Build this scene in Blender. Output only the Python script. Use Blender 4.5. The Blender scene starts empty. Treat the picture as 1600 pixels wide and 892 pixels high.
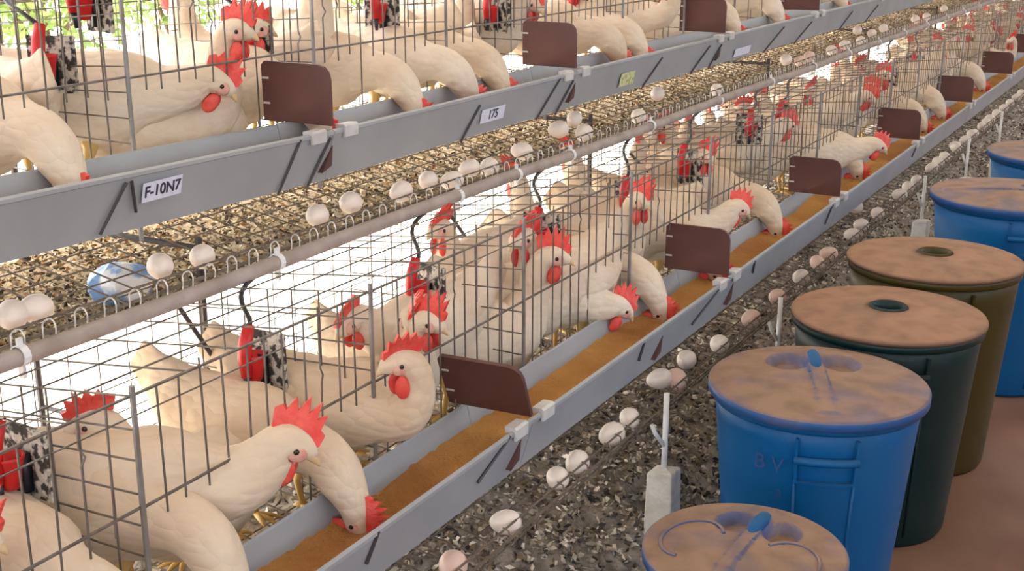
import bpy, math, random
import numpy as np
from mathutils import Vector, Matrix, Euler, noise

random.seed(7)
R = math.radians
scene = bpy.context.scene
COL = scene.collection
H = 1.46                                   # eye height above the floor
F = 1960.0                                 # focal length in pixels of a 1600 px wide frame
PITCH, YAW = R(16.65), R(29.13)

# ------------------------------------------------------------------ camera
cam_d = bpy.data.cameras.new('camera')
cam_d.sensor_width = 36.0
cam_d.lens = F / 1600.0 * 36.0
cam_d.clip_end = 300
cam = bpy.data.objects.new('camera', cam_d)
COL.objects.link(cam)
cam.location = (0, 0, H)
cam.rotation_euler = (math.pi / 2 - PITCH, 0, YAW)
scene.camera = cam

# ------------------------------------------------------------------ sky, sun, exposure
world = bpy.data.worlds.new('world')
scene.world = world
world.use_nodes = True
wn = world.node_tree
wn.nodes.clear()
w_out = wn.nodes.new('ShaderNodeOutputWorld')
w_bg = wn.nodes.new('ShaderNodeBackground')
w_sky = wn.nodes.new('ShaderNodeTexSky')
w_sky.sky_type = 'NISHITA'
w_sky.sun_disc = False
w_sky.sun_elevation = R(63)
w_sky.sun_rotation = R(-70)
w_sky.dust_density = 4.0
w_sky.air_density = 1.0
w_sky.ozone_density = 0.6
w_bg.inputs['Strength'].default_value = 0.75
w_hsv = wn.nodes.new('ShaderNodeHueSaturation')      # a hazy, whitish sky
w_hsv.inputs['Saturation'].default_value = .35
wn.links.new(w_sky.outputs[0], w_hsv.inputs['Color'])
wn.links.new(w_hsv.outputs[0], w_bg.inputs[0])
wn.links.new(w_bg.outputs[0], w_out.inputs[0])

sun_d = bpy.data.lights.new('sun', 'SUN')
sun_d.energy = 14.0
sun_d.color = (1.0, 0.93, 0.82)
sun_d.angle = R(0.6)
sun = bpy.data.objects.new('sun', sun_d)
COL.objects.link(sun)
sun.rotation_euler = Vector((0.44, -0.12, -0.90)).to_track_quat('-Z', 'Y').to_euler()

vs = scene.view_settings
scene.display_settings.display_device = 'sRGB'
vs.view_transform = 'Standard'
vs.look = 'None'
vs.gamma = 1.0
vs.use_curve_mapping = False
vs.exposure = 0.5

# ------------------------------------------------------------------ view helper: a pixel to a point on a plane
_fw = np.array([-math.sin(YAW) * math.cos(PITCH), math.cos(YAW) * math.cos(PITCH), -math.sin(PITCH)])
_rt = np.array([math.cos(YAW), math.sin(YAW), 0.0])
_up = np.cross(_rt, _fw)


def ray(px, py):
    return _fw + _rt * (px - 800) / F + _up * (446 - py) / F


def at_x(px, py, X):
    r = ray(px, py)
    p = r * (X / r[0])
    return Vector((p[0], p[1], p[2] + H))


def at_z(px, py, z):
    r = ray(px, py)
    p = r * ((z - H) / r[2])
    return Vector((p[0], p[1], z))


# ------------------------------------------------------------------ mesh helpers
class MB:
    def __init__(s):
        s.v = []
        s.f = []
        s.m = []

    def add(s, vs_, fs_, m=0):
        b = len(s.v)
        s.v.extend([tuple(p) for p in vs_])
        for f in fs_:
            s.f.append(tuple(i + b for i in f))
            s.m.append(m)

    def box(s, x0, x1, y0, y1, z0, z1, m=0):
        s.add([(x0, y0, z0), (x1, y0, z0), (x1, y1, z0), (x0, y1, z0), (x0, y0, z1), (x1, y0, z1), (x1, y1, z1), (x0, y1, z1)],
              [(3, 2, 1, 0), (4, 5, 6, 7), (0, 1, 5, 4), (1, 2, 6, 5), (2, 3, 7, 6), (3, 0, 4, 7)], m)

    def tube(s, p0, p1, r, n=4, m=0, r1=None, cap=True):
        p0 = Vector(p0)
        p1 = Vector(p1)
        s.poly([p0, p1], [r, r if r1 is None else r1], n, m, cap)

    def poly(s, pts, r, n=6, m=0, cap=True):
        pts = [Vector(p) for p in pts]
        rs = r if isinstance(r, (list, tuple)) else [r] * len(pts)
        vv = []
        ff = []
        side = None
        for i, p in enumerate(pts):
            t = (pts[min(i + 1, len(pts) - 1)] - pts[max(i - 1, 0)])
            t.normalize()
            if side is None:
                a = Vector((0, 0, 1)) if abs(t.z) < 0.9 else Vector((1, 0, 0))
                side = t.cross(a).normalized()
            else:
                side = (side - t * side.dot(t)).normalized()
            u = t.cross(side)
            for k in range(n):
                a = 2 * math.pi * (k + .5) / n
                vv.append(p + side * (rs[i] * math.cos(a)) + u * (rs[i] * math.sin(a)))
        for i in range(len(pts) - 1):
            for k in range(n):
                k2 = (k + 1) % n
                ff.append((i * n + k, i * n + k2, (i + 1) * n + k2, (i + 1) * n + k))
        if cap:
            ff.append(tuple(range(n - 1, -1, -1)))
            ff.append(tuple((len(pts) - 1) * n + k for k in range(n)))
        s.add(vv, ff, m)

    def lathe(s, prof, n=32, c=(0, 0, 0), m=0, close=False):
        vv = []
        ff = []
        for (r, z) in prof:
            for k in range(n):
                a = 2 * math.pi * k / n
                vv.append((c[0] + r * math.cos(a), c[1] + r * math.sin(a), c[2] + z))
        L = len(prof)
        for i in range(L - 1):
            for k in range(n):
                k2 = (k + 1) % n
                ff.append((i * n + k, i * n + k2, (i + 1) * n + k2, (i + 1) * n + k))
        if close:
            for k in range(n):
                k2 = (k + 1) % n
                ff.append(((L - 1) * n + k, (L - 1) * n + k2, k2, k))
        s.add(vv, ff, m)

    def prism_y(s, outline, y0, y1, m=0):          # closed x,z outline pushed along y
        n = len(outline)
        vv = [(x, y0, z) for x, z in outline] + [(x, y1, z) for x, z in outline]
        ff = [(i, (i + 1) % n, n + (i + 1) % n, n + i) for i in range(n)]
        s.add(vv, ff + [tuple(range(n - 1, -1, -1)), tuple(range(n, 2 * n))], m)

    def ellipsoid(s, c, r, n=12, k=8, m=0, rot=None):
        vv = []
        ff = []
        for i in range(k + 1):
            t = math.pi * i / k
            for j in range(n):
                a = 2 * math.pi * j / n
                p = Vector((r[0] * math.sin(t) * math.cos(a), r[1] * math.sin(t) * math.sin(a), r[2] * math.cos(t)))
                if rot is not None:
                    p = rot @ p
                vv.append(Vector(c) + p)
        for i in range(k):
            for j in range(n):
                j2 = (j + 1) % n
                ff.append((i * n + j, (i + 1) * n + j, (i + 1) * n + j2, i * n + j2))
        s.add(vv, ff, m)

    def mesh(s, name, mats, smooth=False):
        me = bpy.data.meshes.new(name)
        me.from_pydata([tuple(p) for p in s.v], [], s.f)
        if not isinstance(mats, (list, tuple)):
            mats = [mats]
        for m in mats:
            me.materials.append(m)
        if len(mats) > 1:
            me.polygons.foreach_set('material_index', s.m)
        if smooth:
            me.polygons.foreach_set('use_smooth', [True] * len(me.polygons))
        me.validate()
        me.update()
        return me

    def build(s, name, mats, parent=None, smooth=False, loc=None):
        return link(name, s.mesh(name, mats, smooth), parent, loc)


def link(name, me, parent=None, loc=None):
    o = bpy.data.objects.new(name, me)
    COL.objects.link(o)
    if parent is not None:
        o.parent = parent
    if loc is not None:
        o.location = loc
    return o


def tag(o, label, cat, group=None, kind=None):
    if label:
        o['label'] = label
    if cat:
        o['category'] = cat
    if group:
        o['group'] = group
    if kind:
        o['kind'] = kind
    return o


def text_mesh(name, cu, m):
    t = bpy.data.objects.new(name, cu)
    COL.objects.link(t)
    bpy.context.view_layer.update()
    me = bpy.data.meshes.new_from_object(t.evaluated_get(bpy.context.evaluated_depsgraph_get()))
    bpy.data.objects.remove(t)
    me.name = name
    me.materials.clear()
    me.materials.append(m)
    return link(name, me)


def empty(name, loc=(0, 0, 0), rz=0):
    o = bpy.data.objects.new(name, None)
    COL.objects.link(o)
    o.empty_display_size = .05
    o.location = loc
    o.rotation_euler = (0, 0, rz)
    return o


def copy_tree(o, parent=None):
    c = o.copy()
    COL.objects.link(c)
    c.parent = parent
    for ch in list(o.children):
        copy_tree(ch, c)
    return c


# ------------------------------------------------------------------ materials
def mat(name, col, rough=.6, metal=0.0, var=None, scale=8.0, amount=.5, bump=0.0, bscale=60.0, detail=4.0, ramp=(.35, .65), spec=None, stretch=None):
    """Principled surface; a second colour mixed in by noise and a noise relief."""
    m = bpy.data.materials.new(name)
    m.use_nodes = True
    nt = m.node_tree
    b = nt.nodes['Principled BSDF']
    b.inputs['Base Color'].default_value = (*col, 1)
    b.inputs['Roughness'].default_value = rough
    b.inputs['Metallic'].default_value = metal
    if spec is not None:
        b.inputs['Specular IOR Level'].default_value = spec
    tc = nt.nodes.new('ShaderNodeTexCoord')
    src = tc.outputs['Object']
    if stretch:
        mp = nt.nodes.new('ShaderNodeMapping')
        mp.inputs['Scale'].default_value = stretch
        nt.links.new(src, mp.inputs[0])
        src = mp.outputs[0]
    if var is not None:
        nz = nt.nodes.new('ShaderNodeTexNoise')
        nz.inputs['Scale'].default_value = scale
        nz.inputs['Detail'].default_value = detail
        nt.links.new(src, nz.inputs['Vector'])
        cr = nt.nodes.new('ShaderNodeValToRGB')
        cr.color_ramp.elements[0].position = ramp[0]
        cr.color_ramp.elements[1].position = ramp[1]
        cr.color_ramp.elements[0].color = (*col, 1)
        e = [c * (1 - amount) + v * amount for c, v in zip(col, var)]
        cr.color_ramp.elements[1].color = (*e, 1)
        nt.links.new(nz.outputs[0], cr.inputs[0])
        nt.links.new(cr.outputs[0], b.inputs['Base Color'])
    if bump:
        n2 = nt.nodes.new('ShaderNodeTexNoise')
        n2.inputs['Scale'].default_value = bscale
        n2.inputs['Detail'].default_value = 5
        nt.links.new(src, n2.inputs['Vector'])
        bp = nt.nodes.new('ShaderNodeBump')
        bp.inputs['Strength'].default_value = bump
        bp.inputs['Distance'].default_value = .01
        nt.links.new(n2.outputs[0], bp.inputs['Height'])
        nt.links.new(bp.outputs[0], b.inputs['Normal'])
    return m


M = {}
M['wire'] = mat('galvanised_wire', (.20, .175, .15), .55, .35, (.10, .075, .06), 40, .8)
M['tray_wire'] = mat('dusty_tray_wire', (.20, .155, .115), .7, .1, (.11, .085, .06), 30, .8)
M['pale_wire'] = mat('bright_galvanised_wire', (.62, .60, .57), .4, .3)
M['post'] = mat('cage_post', (.30, .29, .29), .5, .5, (.16, .13, .11), 20, .7)
M['trough'] = mat('trough_sheet', (.36, .38, .405), .5, .1, (.31, .325, .345), 6, .8, bump=.05, bscale=30)
M['trough_cap'] = mat('trough_cap', (.60, .60, .60), .5, 0, (.45, .43, .42), 30, .6)
M['dark'] = mat('dark_bracket', (.06, .05, .055), .6, .2)
M['rust'] = mat('rusty_bracket', (.10, .045, .04), .7, .1)
M['plate'] = mat('brown_board', (.115, .042, .034), .55, 0, (.075, .03, .027), 9, .8, bump=.05)
M['feed'] = mat('mash_feed', (.64, .34, .09), .95, 0, (.44, .20, .06), 5, 1.0, bump=.9, bscale=180, detail=8)
M['pipe'] = mat('dusty_pipe', (.42, .36, .33), .75, 0, (.30, .24, .21), 14, .9, bump=.15, bscale=50)
M['clip'] = mat('white_clip', (.75, .76, .78), .45)
M['hose'] = mat('black_hose', (.015, .015, .02), .4)
M['red'] = mat('red_plastic', (.62, .012, .012), .38, 0, (.42, .008, .01), 30, .8)
M['dirt'] = mat('crusted_dirt', (.05, .045, .04), .95, 0, (.62, .58, .50), 75, .95, bump=1.0, bscale=90, ramp=(.46, .56))
M['white_post'] = mat('white_painted_rod', (.88, .87, .86), .5, 0, (.68, .64, .60), 20, .6)
M['footing'] = mat('whitewashed_concrete', (.80, .77, .70), .9, 0, (.55, .50, .42), 12, .9, bump=.5, bscale=70)
M['egg'] = mat('egg_shell', (.84, .74, .66), .45, 0, (.76, .63, .55), 9, .5)
M['egg_tint'] = mat('tinted_egg_shell', (.78, .56, .47), .45, 0, (.70, .48, .38), 9, .5)
M['comb'] = mat('red_comb', (.70, .045, .035), .5, 0, (.80, .13, .10), 60, .7, bump=.25, bscale=250)
M['skin'] = mat('pink_face_skin', (.72, .44, .36), .6, 0, (.66, .26, .20), 80, .8, bump=.2, bscale=250)
M['beak'] = mat('horn_beak', (.62, .45, .25), .4)
M['eye'] = mat('dark_eye', (.02, .012, .01), .12)
M['leg'] = mat('yellow_leg', (.62, .42, .14), .6)
M['sticker_white'] = mat('white_sticker', (.72, .74, .86), .5, 0, (.55, .56, .72), 60, .5)
M['sticker_yellow'] = mat('yellow_sticker', (.62, .64, .36), .6, 0, (.35, .38, .12), 70, 1.0, ramp=(.5, .6))
M['ink'] = mat('black_ink', (.03, .03, .06), .6)
M['blue_bag'] = mat('blue_white_plastic_bag', (.25, .45, .80), .35, 0, (.85, .9, .95), 25, 1.0, ramp=(.45, .55))
M['floor'] = mat('dusty_concrete', (.21, .098, .055), .36, 0, (.34, .20, .13), 2.0, 1.0, bump=.05, bscale=20, detail=6)
M['yard'] = mat('pale_yard_ground', (.74, .70, .63), .95, 0, (.60, .54, .44), 1.2, .8, bump=.2, bscale=20)
M['roof'] = mat('fibre_cement_roof', (.55, .52, .48), .9, 0, (.42, .39, .35), 3, .8)
M['light_blocker'] = mat('light_blocker_tan', (.36, .30, .25), .9, 0, (.26, .2, .16), 2, .8)
M['timber'] = mat('grey_timber', (.30, .25, .20), .8, 0, (.2, .16, .12), 8, .8)
M['board'] = mat('dropping_board', (.24, .18, .10), .95, 0, (.44, .35, .21), 22, .9, bump=1.0, bscale=60)
M['manure'] = mat('manure_base', (.24, .21, .175), .95, 0, (.50, .445, .375), 26, .9, bump=1.0, bscale=70)
M['grass'] = mat('grass_blades', (.20, .30, .06), .8, 0, (.36, .40, .12), 3, .9)
M['leafy'] = mat('shrub_leaves', (.16, .27, .06), .7, 0, (.34, .42, .12), 6, .9)
M['bark'] = mat('shrub_bark', (.16, .11, .07), .9)


def feather_mat():
    m = bpy.data.materials.new('white_feathers')
    m.use_nodes = True
    nt = m.node_tree
    b = nt.nodes['Principled BSDF']
    b.inputs['Roughness'].default_value = .85
    b.inputs['Specular IOR Level'].default_value = .15
    tc = nt.nodes.new('ShaderNodeTexCoord')
    oi = nt.nodes.new('ShaderNodeObjectInfo')
    nz = nt.nodes.new('ShaderNodeTexNoise')
    nz.inputs['Scale'].default_value = 9
    nz.inputs['Detail'].default_value = 5
    nt.links.new(tc.outputs['Object'], nz.inputs['Vector'])
    cr = nt.nodes.new('ShaderNodeValToRGB')
    cr.color_ramp.elements[0].position = .3
    cr.color_ramp.elements[1].position = .72
    cr.color_ramp.elements[0].color = (.78, .72, .635, 1)
    cr.color_ramp.elements[1].color = (.68, .56, .44, 1)
    nt.links.new(nz.outputs[0], cr.inputs[0])
    mx = nt.nodes.new('ShaderNodeMix')
    mx.data_type = 'RGBA'
    mx.blend_type = 'MULTIPLY'
    mx.inputs[0].default_value = 1
    c2 = nt.nodes.new('ShaderNodeValToRGB')
    c2.color_ramp.elements[0].color = (1, .97, .93, 1)
    c2.color_ramp.elements[1].color = (.92, .84, .74, 1)
    nt.links.new(oi.outputs['Random'], c2.inputs[0])
    nt.links.new(cr.outputs[0], mx.inputs[6])
    nt.links.new(c2.outputs[0], mx.inputs[7])
    nt.links.new(mx.outputs[2], b.inputs['Base Color'])
    vo = nt.nodes.new('ShaderNodeTexVoronoi')
    vo.inputs['Scale'].default_value = 62
    mp = nt.nodes.new('ShaderNodeMapping')
    mp.inputs['Scale'].default_value = (.55, 1, 1)
    nt.links.new(tc.outputs['Object'], mp.inputs[0])
    nt.links.new(mp.outputs[0], vo.inputs['Vector'])
    bp = nt.nodes.new('ShaderNodeBump')
    bp.inputs['Strength'].default_value = .5
    bp.inputs['Distance'].default_value = .007
    bp.invert = True
    nt.links.new(vo.outputs['Distance'], bp.inputs['Height'])
    nt.links.new(bp.outputs[0], b.inputs['Normal'])
    return m


M['feather'] = feather_mat()


def dusty_plastic(name, col, dust=(.40, .24, .165), up=.9):
    """Coloured plastic with brown dust that has settled in patches (its own stain, thicker on level faces)."""
    m = bpy.data.materials.new(name)
    m.use_nodes = True
    nt = m.node_tree
    b = nt.nodes['Principled BSDF']
    b.inputs['Roughness'].default_value = .5
    b.inputs['Specular IOR Level'].default_value = .28
    tc = nt.nodes.new('ShaderNodeTexCoord')
    nz = nt.nodes.new('ShaderNodeTexNoise')
    nz.inputs['Scale'].default_value = 7
    nz.inputs['Detail'].default_value = 7
    nt.links.new(tc.outputs['Object'], nz.inputs['Vector'])
    ge = nt.nodes.new('ShaderNodeNewGeometry')
    sx = nt.nodes.new('ShaderNodeSeparateXYZ')
    nt.links.new(ge.outputs['True Normal'], sx.inputs[0])
    ma = nt.nodes.new('ShaderNodeMath')
    ma.operation = 'MULTIPLY_ADD'
    ma.inputs[1].default_value = up
    ma.inputs[2].default_value = -.18
    nt.links.new(sx.outputs['Z'], ma.inputs[0])
    ad = nt.nodes.new('ShaderNodeMath')
    ad.operation = 'MULTIPLY_ADD'
    ad.inputs[1].default_value = 1.6
    ad.use_clamp = True
    nt.links.new(nz.outputs[0], ad.inputs[0])
    sb = nt.nodes.new('ShaderNodeMath')
    sb.operation = 'SUBTRACT'
    sb.inputs[1].default_value = .62
    nt.links.new(ma.outputs[0], sb.inputs[0])
    nt.links.new(sb.outputs[0], ad.inputs[2])
    mx = nt.nodes.new('ShaderNodeMix')
    mx.data_type = 'RGBA'
    mx.inputs[6].default_value = (*col, 1)
    n3 = nt.nodes.new('ShaderNodeTexNoise')
    n3.inputs['Scale'].default_value = 16
    n3.inputs['Detail'].default_value = 8
    nt.links.new(tc.outputs['Object'], n3.inputs['Vector'])
    c3 = nt.nodes.new('ShaderNodeValToRGB')
    c3.color_ramp.elements[0].position = .36
    c3.color_ramp.elements[1].position = .60
    c3.color_ramp.elements[0].color = (*[c * .84 for c in dust], 1)
    c3.color_ramp.elements[1].color = (*[c * 1.12 for c in dust], 1)
    nt.links.new(n3.outputs[0], c3.inputs[0])
    nt.links.new(c3.outputs[0], mx.inputs[7])
    nt.links.new(ad.outputs[0], mx.inputs[0])
    nt.links.new(mx.outputs[2], b.inputs['Base Color'])
    mr = nt.nodes.new('ShaderNodeMapRange')
    mr.inputs[3].default_value = .42
    mr.inputs[4].default_value = .95
    nt.links.new(ad.outputs[0], mr.inputs[0])
    nt.links.new(mr.outputs[0], b.inputs['Roughness'])
    return m


def chip_mat():
    m = bpy.data.materials.new('litter_chips')
    m.use_nodes = True
    nt = m.node_tree
    b = nt.nodes['Principled BSDF']
    b.inputs['Roughness'].default_value = .9
    at = nt.nodes.new('ShaderNodeAttribute')
    at.attribute_name = 'chip_colour'
    nt.links.new(at.outputs['Color'], b.inputs['Base Color'])
    return m


M['chips'] = chip_mat()

# ------------------------------------------------------------------ the setting: floor, yard, roof
mb = MB()
mb.box(-2.25, 4.0, -4, 30, -.12, 0)
tag(mb.build('floor', M['floor']), None, None, kind='structure')
mb = MB()
mb.box(-40, -2.25, -30, 60, -.16, -.04)
tag(mb.build('ground_yard', M['yard']), None, None, kind='structure')

mb = MB()
mb.box(2.5, 2.6, -4, 30, 0, 1.35)  # unseen parapet, added to cut the light coming from the right
tag(mb.build('light_blocker_right', M['light_blocker']), None, None, kind='structure')
mb = MB()                                   # corrugated roof over the cages and the aisle
n = 220
vv, ff = [], []
for i in range(n + 1):
    y = -4 + 34 * i / n
    dz = .03 * (1 if i % 2 else -1)
    vv += [(-3.25, y, 2.75 + dz), (-.2, y, 3.55 + dz), (3.0, y, 2.75 + dz)]
for i in range(n):
    for k in (0, 1):
        ff.append((i * 3 + k, i * 3 + k + 1, i * 3 + k + 4, i * 3 + k + 3))
mb.add(vv, ff)
roof = mb.build('ceiling', M['roof'])
sol = roof.modifiers.new('thick', 'SOLIDIFY')
sol.thickness = .012
tag(roof, None, None, kind='structure')

# ------------------------------------------------------------------ tiers of cages
# cross-section numbers are relative to the lower tier; the upper tier sits .50 back and .47 up
PITCH_Y = .52
Y_FIRST = 1.065 - 2 * PITCH_Y
NC = 38
XF = -1.15                                   # cage front
DEPTH = .42
TOPD = .05                                   # how far the cage roof drops to the back
Z_BAR, Z_TOP, Z_FLOOR = H - .749, H - .593, H - 1.03
OFF = {'lower': (0.0, 0.0), 'upper': (-.50, .47)}
PLATES = {'lower': [.80, 1.866, 2.908, 3.952, 5.138, 6.308, 7.548, 8.75, 9.95, 11.15, 12.35, 13.55],
          'upper': [.86, 1.965, 3.04, 4.20, 5.35, 6.50, 7.65, 8.80, 9.95, 11.1, 12.25, 13.4]}
W = .0016                                    # wire radius
FULL_FRONT = {('lower', 4), ('lower', 3)}    # cells whose front wires run down to the trough


def jit(a=.004):
    return random.uniform(-a, a)


def front_panel(tier, k, y0, y1, dx, dz):
    mb = MB()
    x = XF + dx
    zt, zb, zf = Z_TOP + dz, Z_BAR + dz, Z_FLOOR + dz
    nw = 12
    for i in range(1, nw):
        y = y0 + (y1 - y0) * i / nw + jit()
        low = zb - .03 + jit(.01)
        if i in (4, 8) and random.random() < .5 or (tier, k) in FULL_FRONT:
            low = zf + .1
        top = zt + (.0 if i % 3 else .012)
        if random.random() < .25:
            mid = (zt + zb) / 2 + jit(.05)
            mb.poly([(x, y, low), (x, y + jit(), mid - .012), (x + jit(.003), y + .006, mid), (x, y + jit(.003), mid + .012), (x, y, top)], W, 4)
        else:
            mb.tube((x, y, low), (x + jit(.003), y + jit(.003), top), W)
    mb.tube((x + .003, y0, zb), (x + .003, y1, zb + jit(.003)), .0024, 5)
    mb.tube((x, y0, zt), (x, y1, zt), .0024, 5)
    mb.tube((x, y0, (zt + zb) / 2 + .05), (x, y1, (zt + zb) / 2 + .05), W * .8)
    mb.tube((x, y0, zf + .055), (x, y1, zf + .055), W)
    return mb


def partition(y, dx, dz):
    mb = MB()
    x0, x1 = XF + dx, XF + dx - DEPTH
    zt, zf = Z_TOP + dz, Z_FLOOR + dz
    for i in range(10):
        z = zf + .03 + (zt - zf - .03) * i / 9
        zz = z + (.0 if i < 9 else 0)
        mb.tube((x0, y + jit(.003), zz), (x1, y + jit(.003), zz + .035 * (9 - i) / 9 - TOPD * i / 9), W)
    for i in range(1, 9):
        x = x0 + (x1 - x0) * i / 8
        f = i / 8
        mb.tube((x, y + jit(), zf + .045 * f), (x, y + jit(), zt - TOPD * f), W)
    return mb


def cage_post(y, dx, dz):
    mb = MB()
    mb.tube((XF + dx + .004, y, Z_FLOOR + dz - .01), (XF + dx + .004, y, Z_TOP + dz + .015), .0042, 6)
    return mb


def top_panel(y0, y1, dx, dz):
    mb = MB()
    for i in range(6):
        f = i / 5
        mb.tube((XF + dx - DEPTH * f, y0, Z_TOP + dz - TOPD * f), (XF + dx - DEPTH * f, y1, Z_TOP + dz - TOPD * f), W)
    for i in range(1, 5):
        y = y0 + (y1 - y0) * i / 5 + jit()
        mb.tube((XF + dx, y, Z_TOP + dz), (XF + dx - DEPTH, y, Z_TOP + dz - TOPD), W)
    return mb


def back_panel(y0, y1, dx, dz):
    mb = MB()
    x = XF + dx - DEPTH
    for i in range(1, 8):
        y = y0 + (y1 - y0) * i / 8 + jit()
        mb.tube((x, y, Z_FLOOR + dz + .045), (x, y, Z_TOP + dz - TOPD), .0012)
    for i in range(7):
        z = Z_FLOOR + dz + .05 + .30 * i / 6
        mb.tube((x, y0, z), (x, y1, z), .0012)
    return mb


def floor_panel(tier, y0, y1, dx, dz):
    """Sloping wire floor that runs out under the trough as the egg tray and curls up into a lip."""
    mb = MB()
    xb = XF + dx - DEPTH
    zb = Z_FLOOR + dz + .045
    xl = (-.97 if tier == 'lower' else -1.475)
    zl = H - (1.068 if tier == 'lower' else .622)
    nlong = 10
    for i in range(nlong):
        y = y0 + (y1 - y0) * (i + .5) / nlong
        mb.poly([(xb, y, zb), (xl, y, zl), (xl + .012, y, zl + .012), (xl + .008, y, zl + .034), (xl - .004, y, zl + .038)], W, 4)
    for i in range(11):
        f = i / 10
        mb.tube((xb + (xl - xb) * f, y0, zb + (zl - zb) * f - .003), (xb + (xl - xb) * f, y1, zb + (zl - zb) * f - .003), W)
    mb.tube((xl + .011, y0, zl + .02), (xl + .011, y1, zl + .02), .003, 5)
    mb.tube((xl + .002, y0, zl + .038), (xl + .002, y1, zl + .038), .0022, 5)
    return mb


def lip_loops(y0, y1):
    """Pale wire arches along the front of the upper egg tray."""
    mb = MB()
    xl, zl = -1.475, H - .622
    for i in range(9):
        y = y0 + (y1 - y0) * (i + .5) / 9 + jit()
        w = .012
        mb.poly([(xl + .013, y - w, zl), (xl + .015, y - w, zl + .028)] + [(xl + .013, y - w * math.cos(R(a)), zl + .030 + w * math.sin(R(a))) for a in (30, 60, 90, 120, 150)] + [(xl + .015, y + w, zl + .028), (xl + .013, y + w, zl)], .0013, 4, 0, False)
    return mb


rows = {}
for tier in ('lower', 'upper'):
    dx, dz = OFF[tier]
    row = empty('battery_cage_row', (XF + dx, Y_FIRST, Z_FLOOR + dz))
    rows[tier] = row
    tag(row, {'lower': 'lower tier of rusty wire laying cages behind the feed trough nearest the buckets',
              'upper': 'upper tier of wire laying cages set back above the dusty water pipe'}[tier], 'cage row', 'tiers of wire laying cages')
    inv = Matrix.Translation(row.location).inverted()
    for k in range(NC):
        y0 = Y_FIRST + k * PITCH_Y
        y1 = y0 + PITCH_Y
        for nm, m_, mt in (('front_panel', front_panel(tier, k, y0, y1, dx, dz), 'wire'), ('partition', partition(y0, dx, dz), 'wire'),
                           ('post', cage_post(y0, dx, dz), 'post'), ('top_panel', top_panel(y0, y1, dx, dz), 'wire'),
                           ('back_panel', back_panel(y0, y1, dx, dz), 'wire'), ('floor_panel', floor_panel(tier, y0, y1, dx, dz), 'tray_wire')):
            o = m_.build(nm, M[mt], row)
            o.matrix_parent_inverse = inv
        if tier == 'upper' and k < 24:
            o = lip_loops(y0, y1).build('lip_loop', M['pale_wire'], row)
            o.matrix_parent_inverse = inv

# uprights and braces that carry the tiers
for i, Y in enumerate((1.68, 3.35, 5.02, 6.7, 8.4, 10.1)):
    mb = MB()
    mb.tube((-1.60, Y, 0), (-1.60, Y, H - .58), .007, 6)
    mb.tube((-2.08, Y, 0), (-2.08, Y, H - .1), .007, 6)
    mb.tube((-1.60, Y, .45), (-2.08, Y, .45), .006, 6)
    mb.tube((-1.60, Y, H - .60), (-2.08, Y, H - .60), .006, 6)
    o = mb.build('cage_frame', M['dark'])
    tag(o, ['dark steel cage frame standing behind the nearest black drinker hoses', 'dark steel cage frame below the second upper brown divider'][i]
        if i < 2 else 'dark thin steel cage frame far along the rows behind the wires', 'frame', 'steel frames under the cages')
BR = [((270, 465), (342, 572)), ((692, 320), (778, 442)), ((985, 240), (1040, 300))]
for i, (a, b) in enumerate(BR):
    mb = MB()
    p, q = at_x(*a, -1.47), at_x(*b, -1.52)
    mb.tube(p, q, .0045, 6)
    tag(mb.build('brace_rod', M['dark']), ['dark diagonal rod below the pipe left of the first hanging hose',
        'dark diagonal rod right of the second black hose, ending by a hen', 'short dark diagonal rod beside the fourth black hose'][i], 'rod', 'diagonal rods under the water pipe')

# ------------------------------------------------------------------ feed troughs
TP = [(-1.0, H - .885), (-1.024, H - .985), (-1.116, H - .985), (-1.14, H - .885)]     # front rim, bottom, back rim


def trough_outline(dx, dz, t=.003):
    o = [(x + dx, z + dz) for x, z in TP]
    fr, b0, b1, bk = o
    outer = [(fr[0] + .006, fr[1] - .006), (fr[0] + .006, fr[1]), (fr[0], fr[1] + .003), (fr[0] - t, fr[1])]
    inner = [(b0[0] - t, b0[1] + t), (b1[0] + t, b1[1] + t), (bk[0] + t, bk[1])]
    back = [(bk[0], bk[1] + .003), (bk[0] - .004, bk[1]), (b1[0] - .0, b1[1]), (b0[0], b0[1]), (fr[0] + .002, fr[1] - .008)]
    return outer + inner + back


troughs = {}
for tier in ('lower', 'upper'):
    dx, dz = OFF[tier]
    org = Vector((-1.07 + dx, .3, H - .985 + dz))
    tr = empty('feed_trough', org)
    troughs[tier] = tr
    tag(tr, {'lower': 'lower grey metal feed trough full of orange mash above the row of eggs',
             'upper': 'upper grey metal feed trough with paper stickers along its front'}[tier], 'trough', 'grey feed troughs')
    inv = Matrix.Translation(org).inverted()
    ends = [.02] + PLATES[tier] + [20.0]
    for a, b in zip(ends[:-1], ends[1:]):
        mb = MB()
        mb.prism_y(trough_outline(dx + jit(.001), dz + jit(.0015)), a + .001, b - .001)
        if tier == 'upper' and b < 2.1:             # the near end of this trough hangs a little higher
            mb.v = [(x, y, z + .022 * max(0, 1.965 - y)) for x, y, z in mb.v]
        o = mb.build('trough_section', M['trough'], tr)
        o.matrix_parent_inverse = inv
    for j, y in enumerate(PLATES[tier]):
        for s in (-1, 1):
            mb = MB()
            yy = y + s * .052
            fx, fz = TP[0][0] + dx, TP[0][1] + dz
            mb.prism_y([(fx + .010, fz - .016), (fx + .011, fz + .005), (fx + .006, fz + .009), (fx - .014, fz + .008), (fx - .012, fz - .004), (fx + .0045, fz + .002), (fx + .005, fz - .016)], yy - .022, yy + .022)
            o = mb.build('rim_cap', M['trough_cap'], tr)
            o.matrix_parent_inverse = inv


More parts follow.
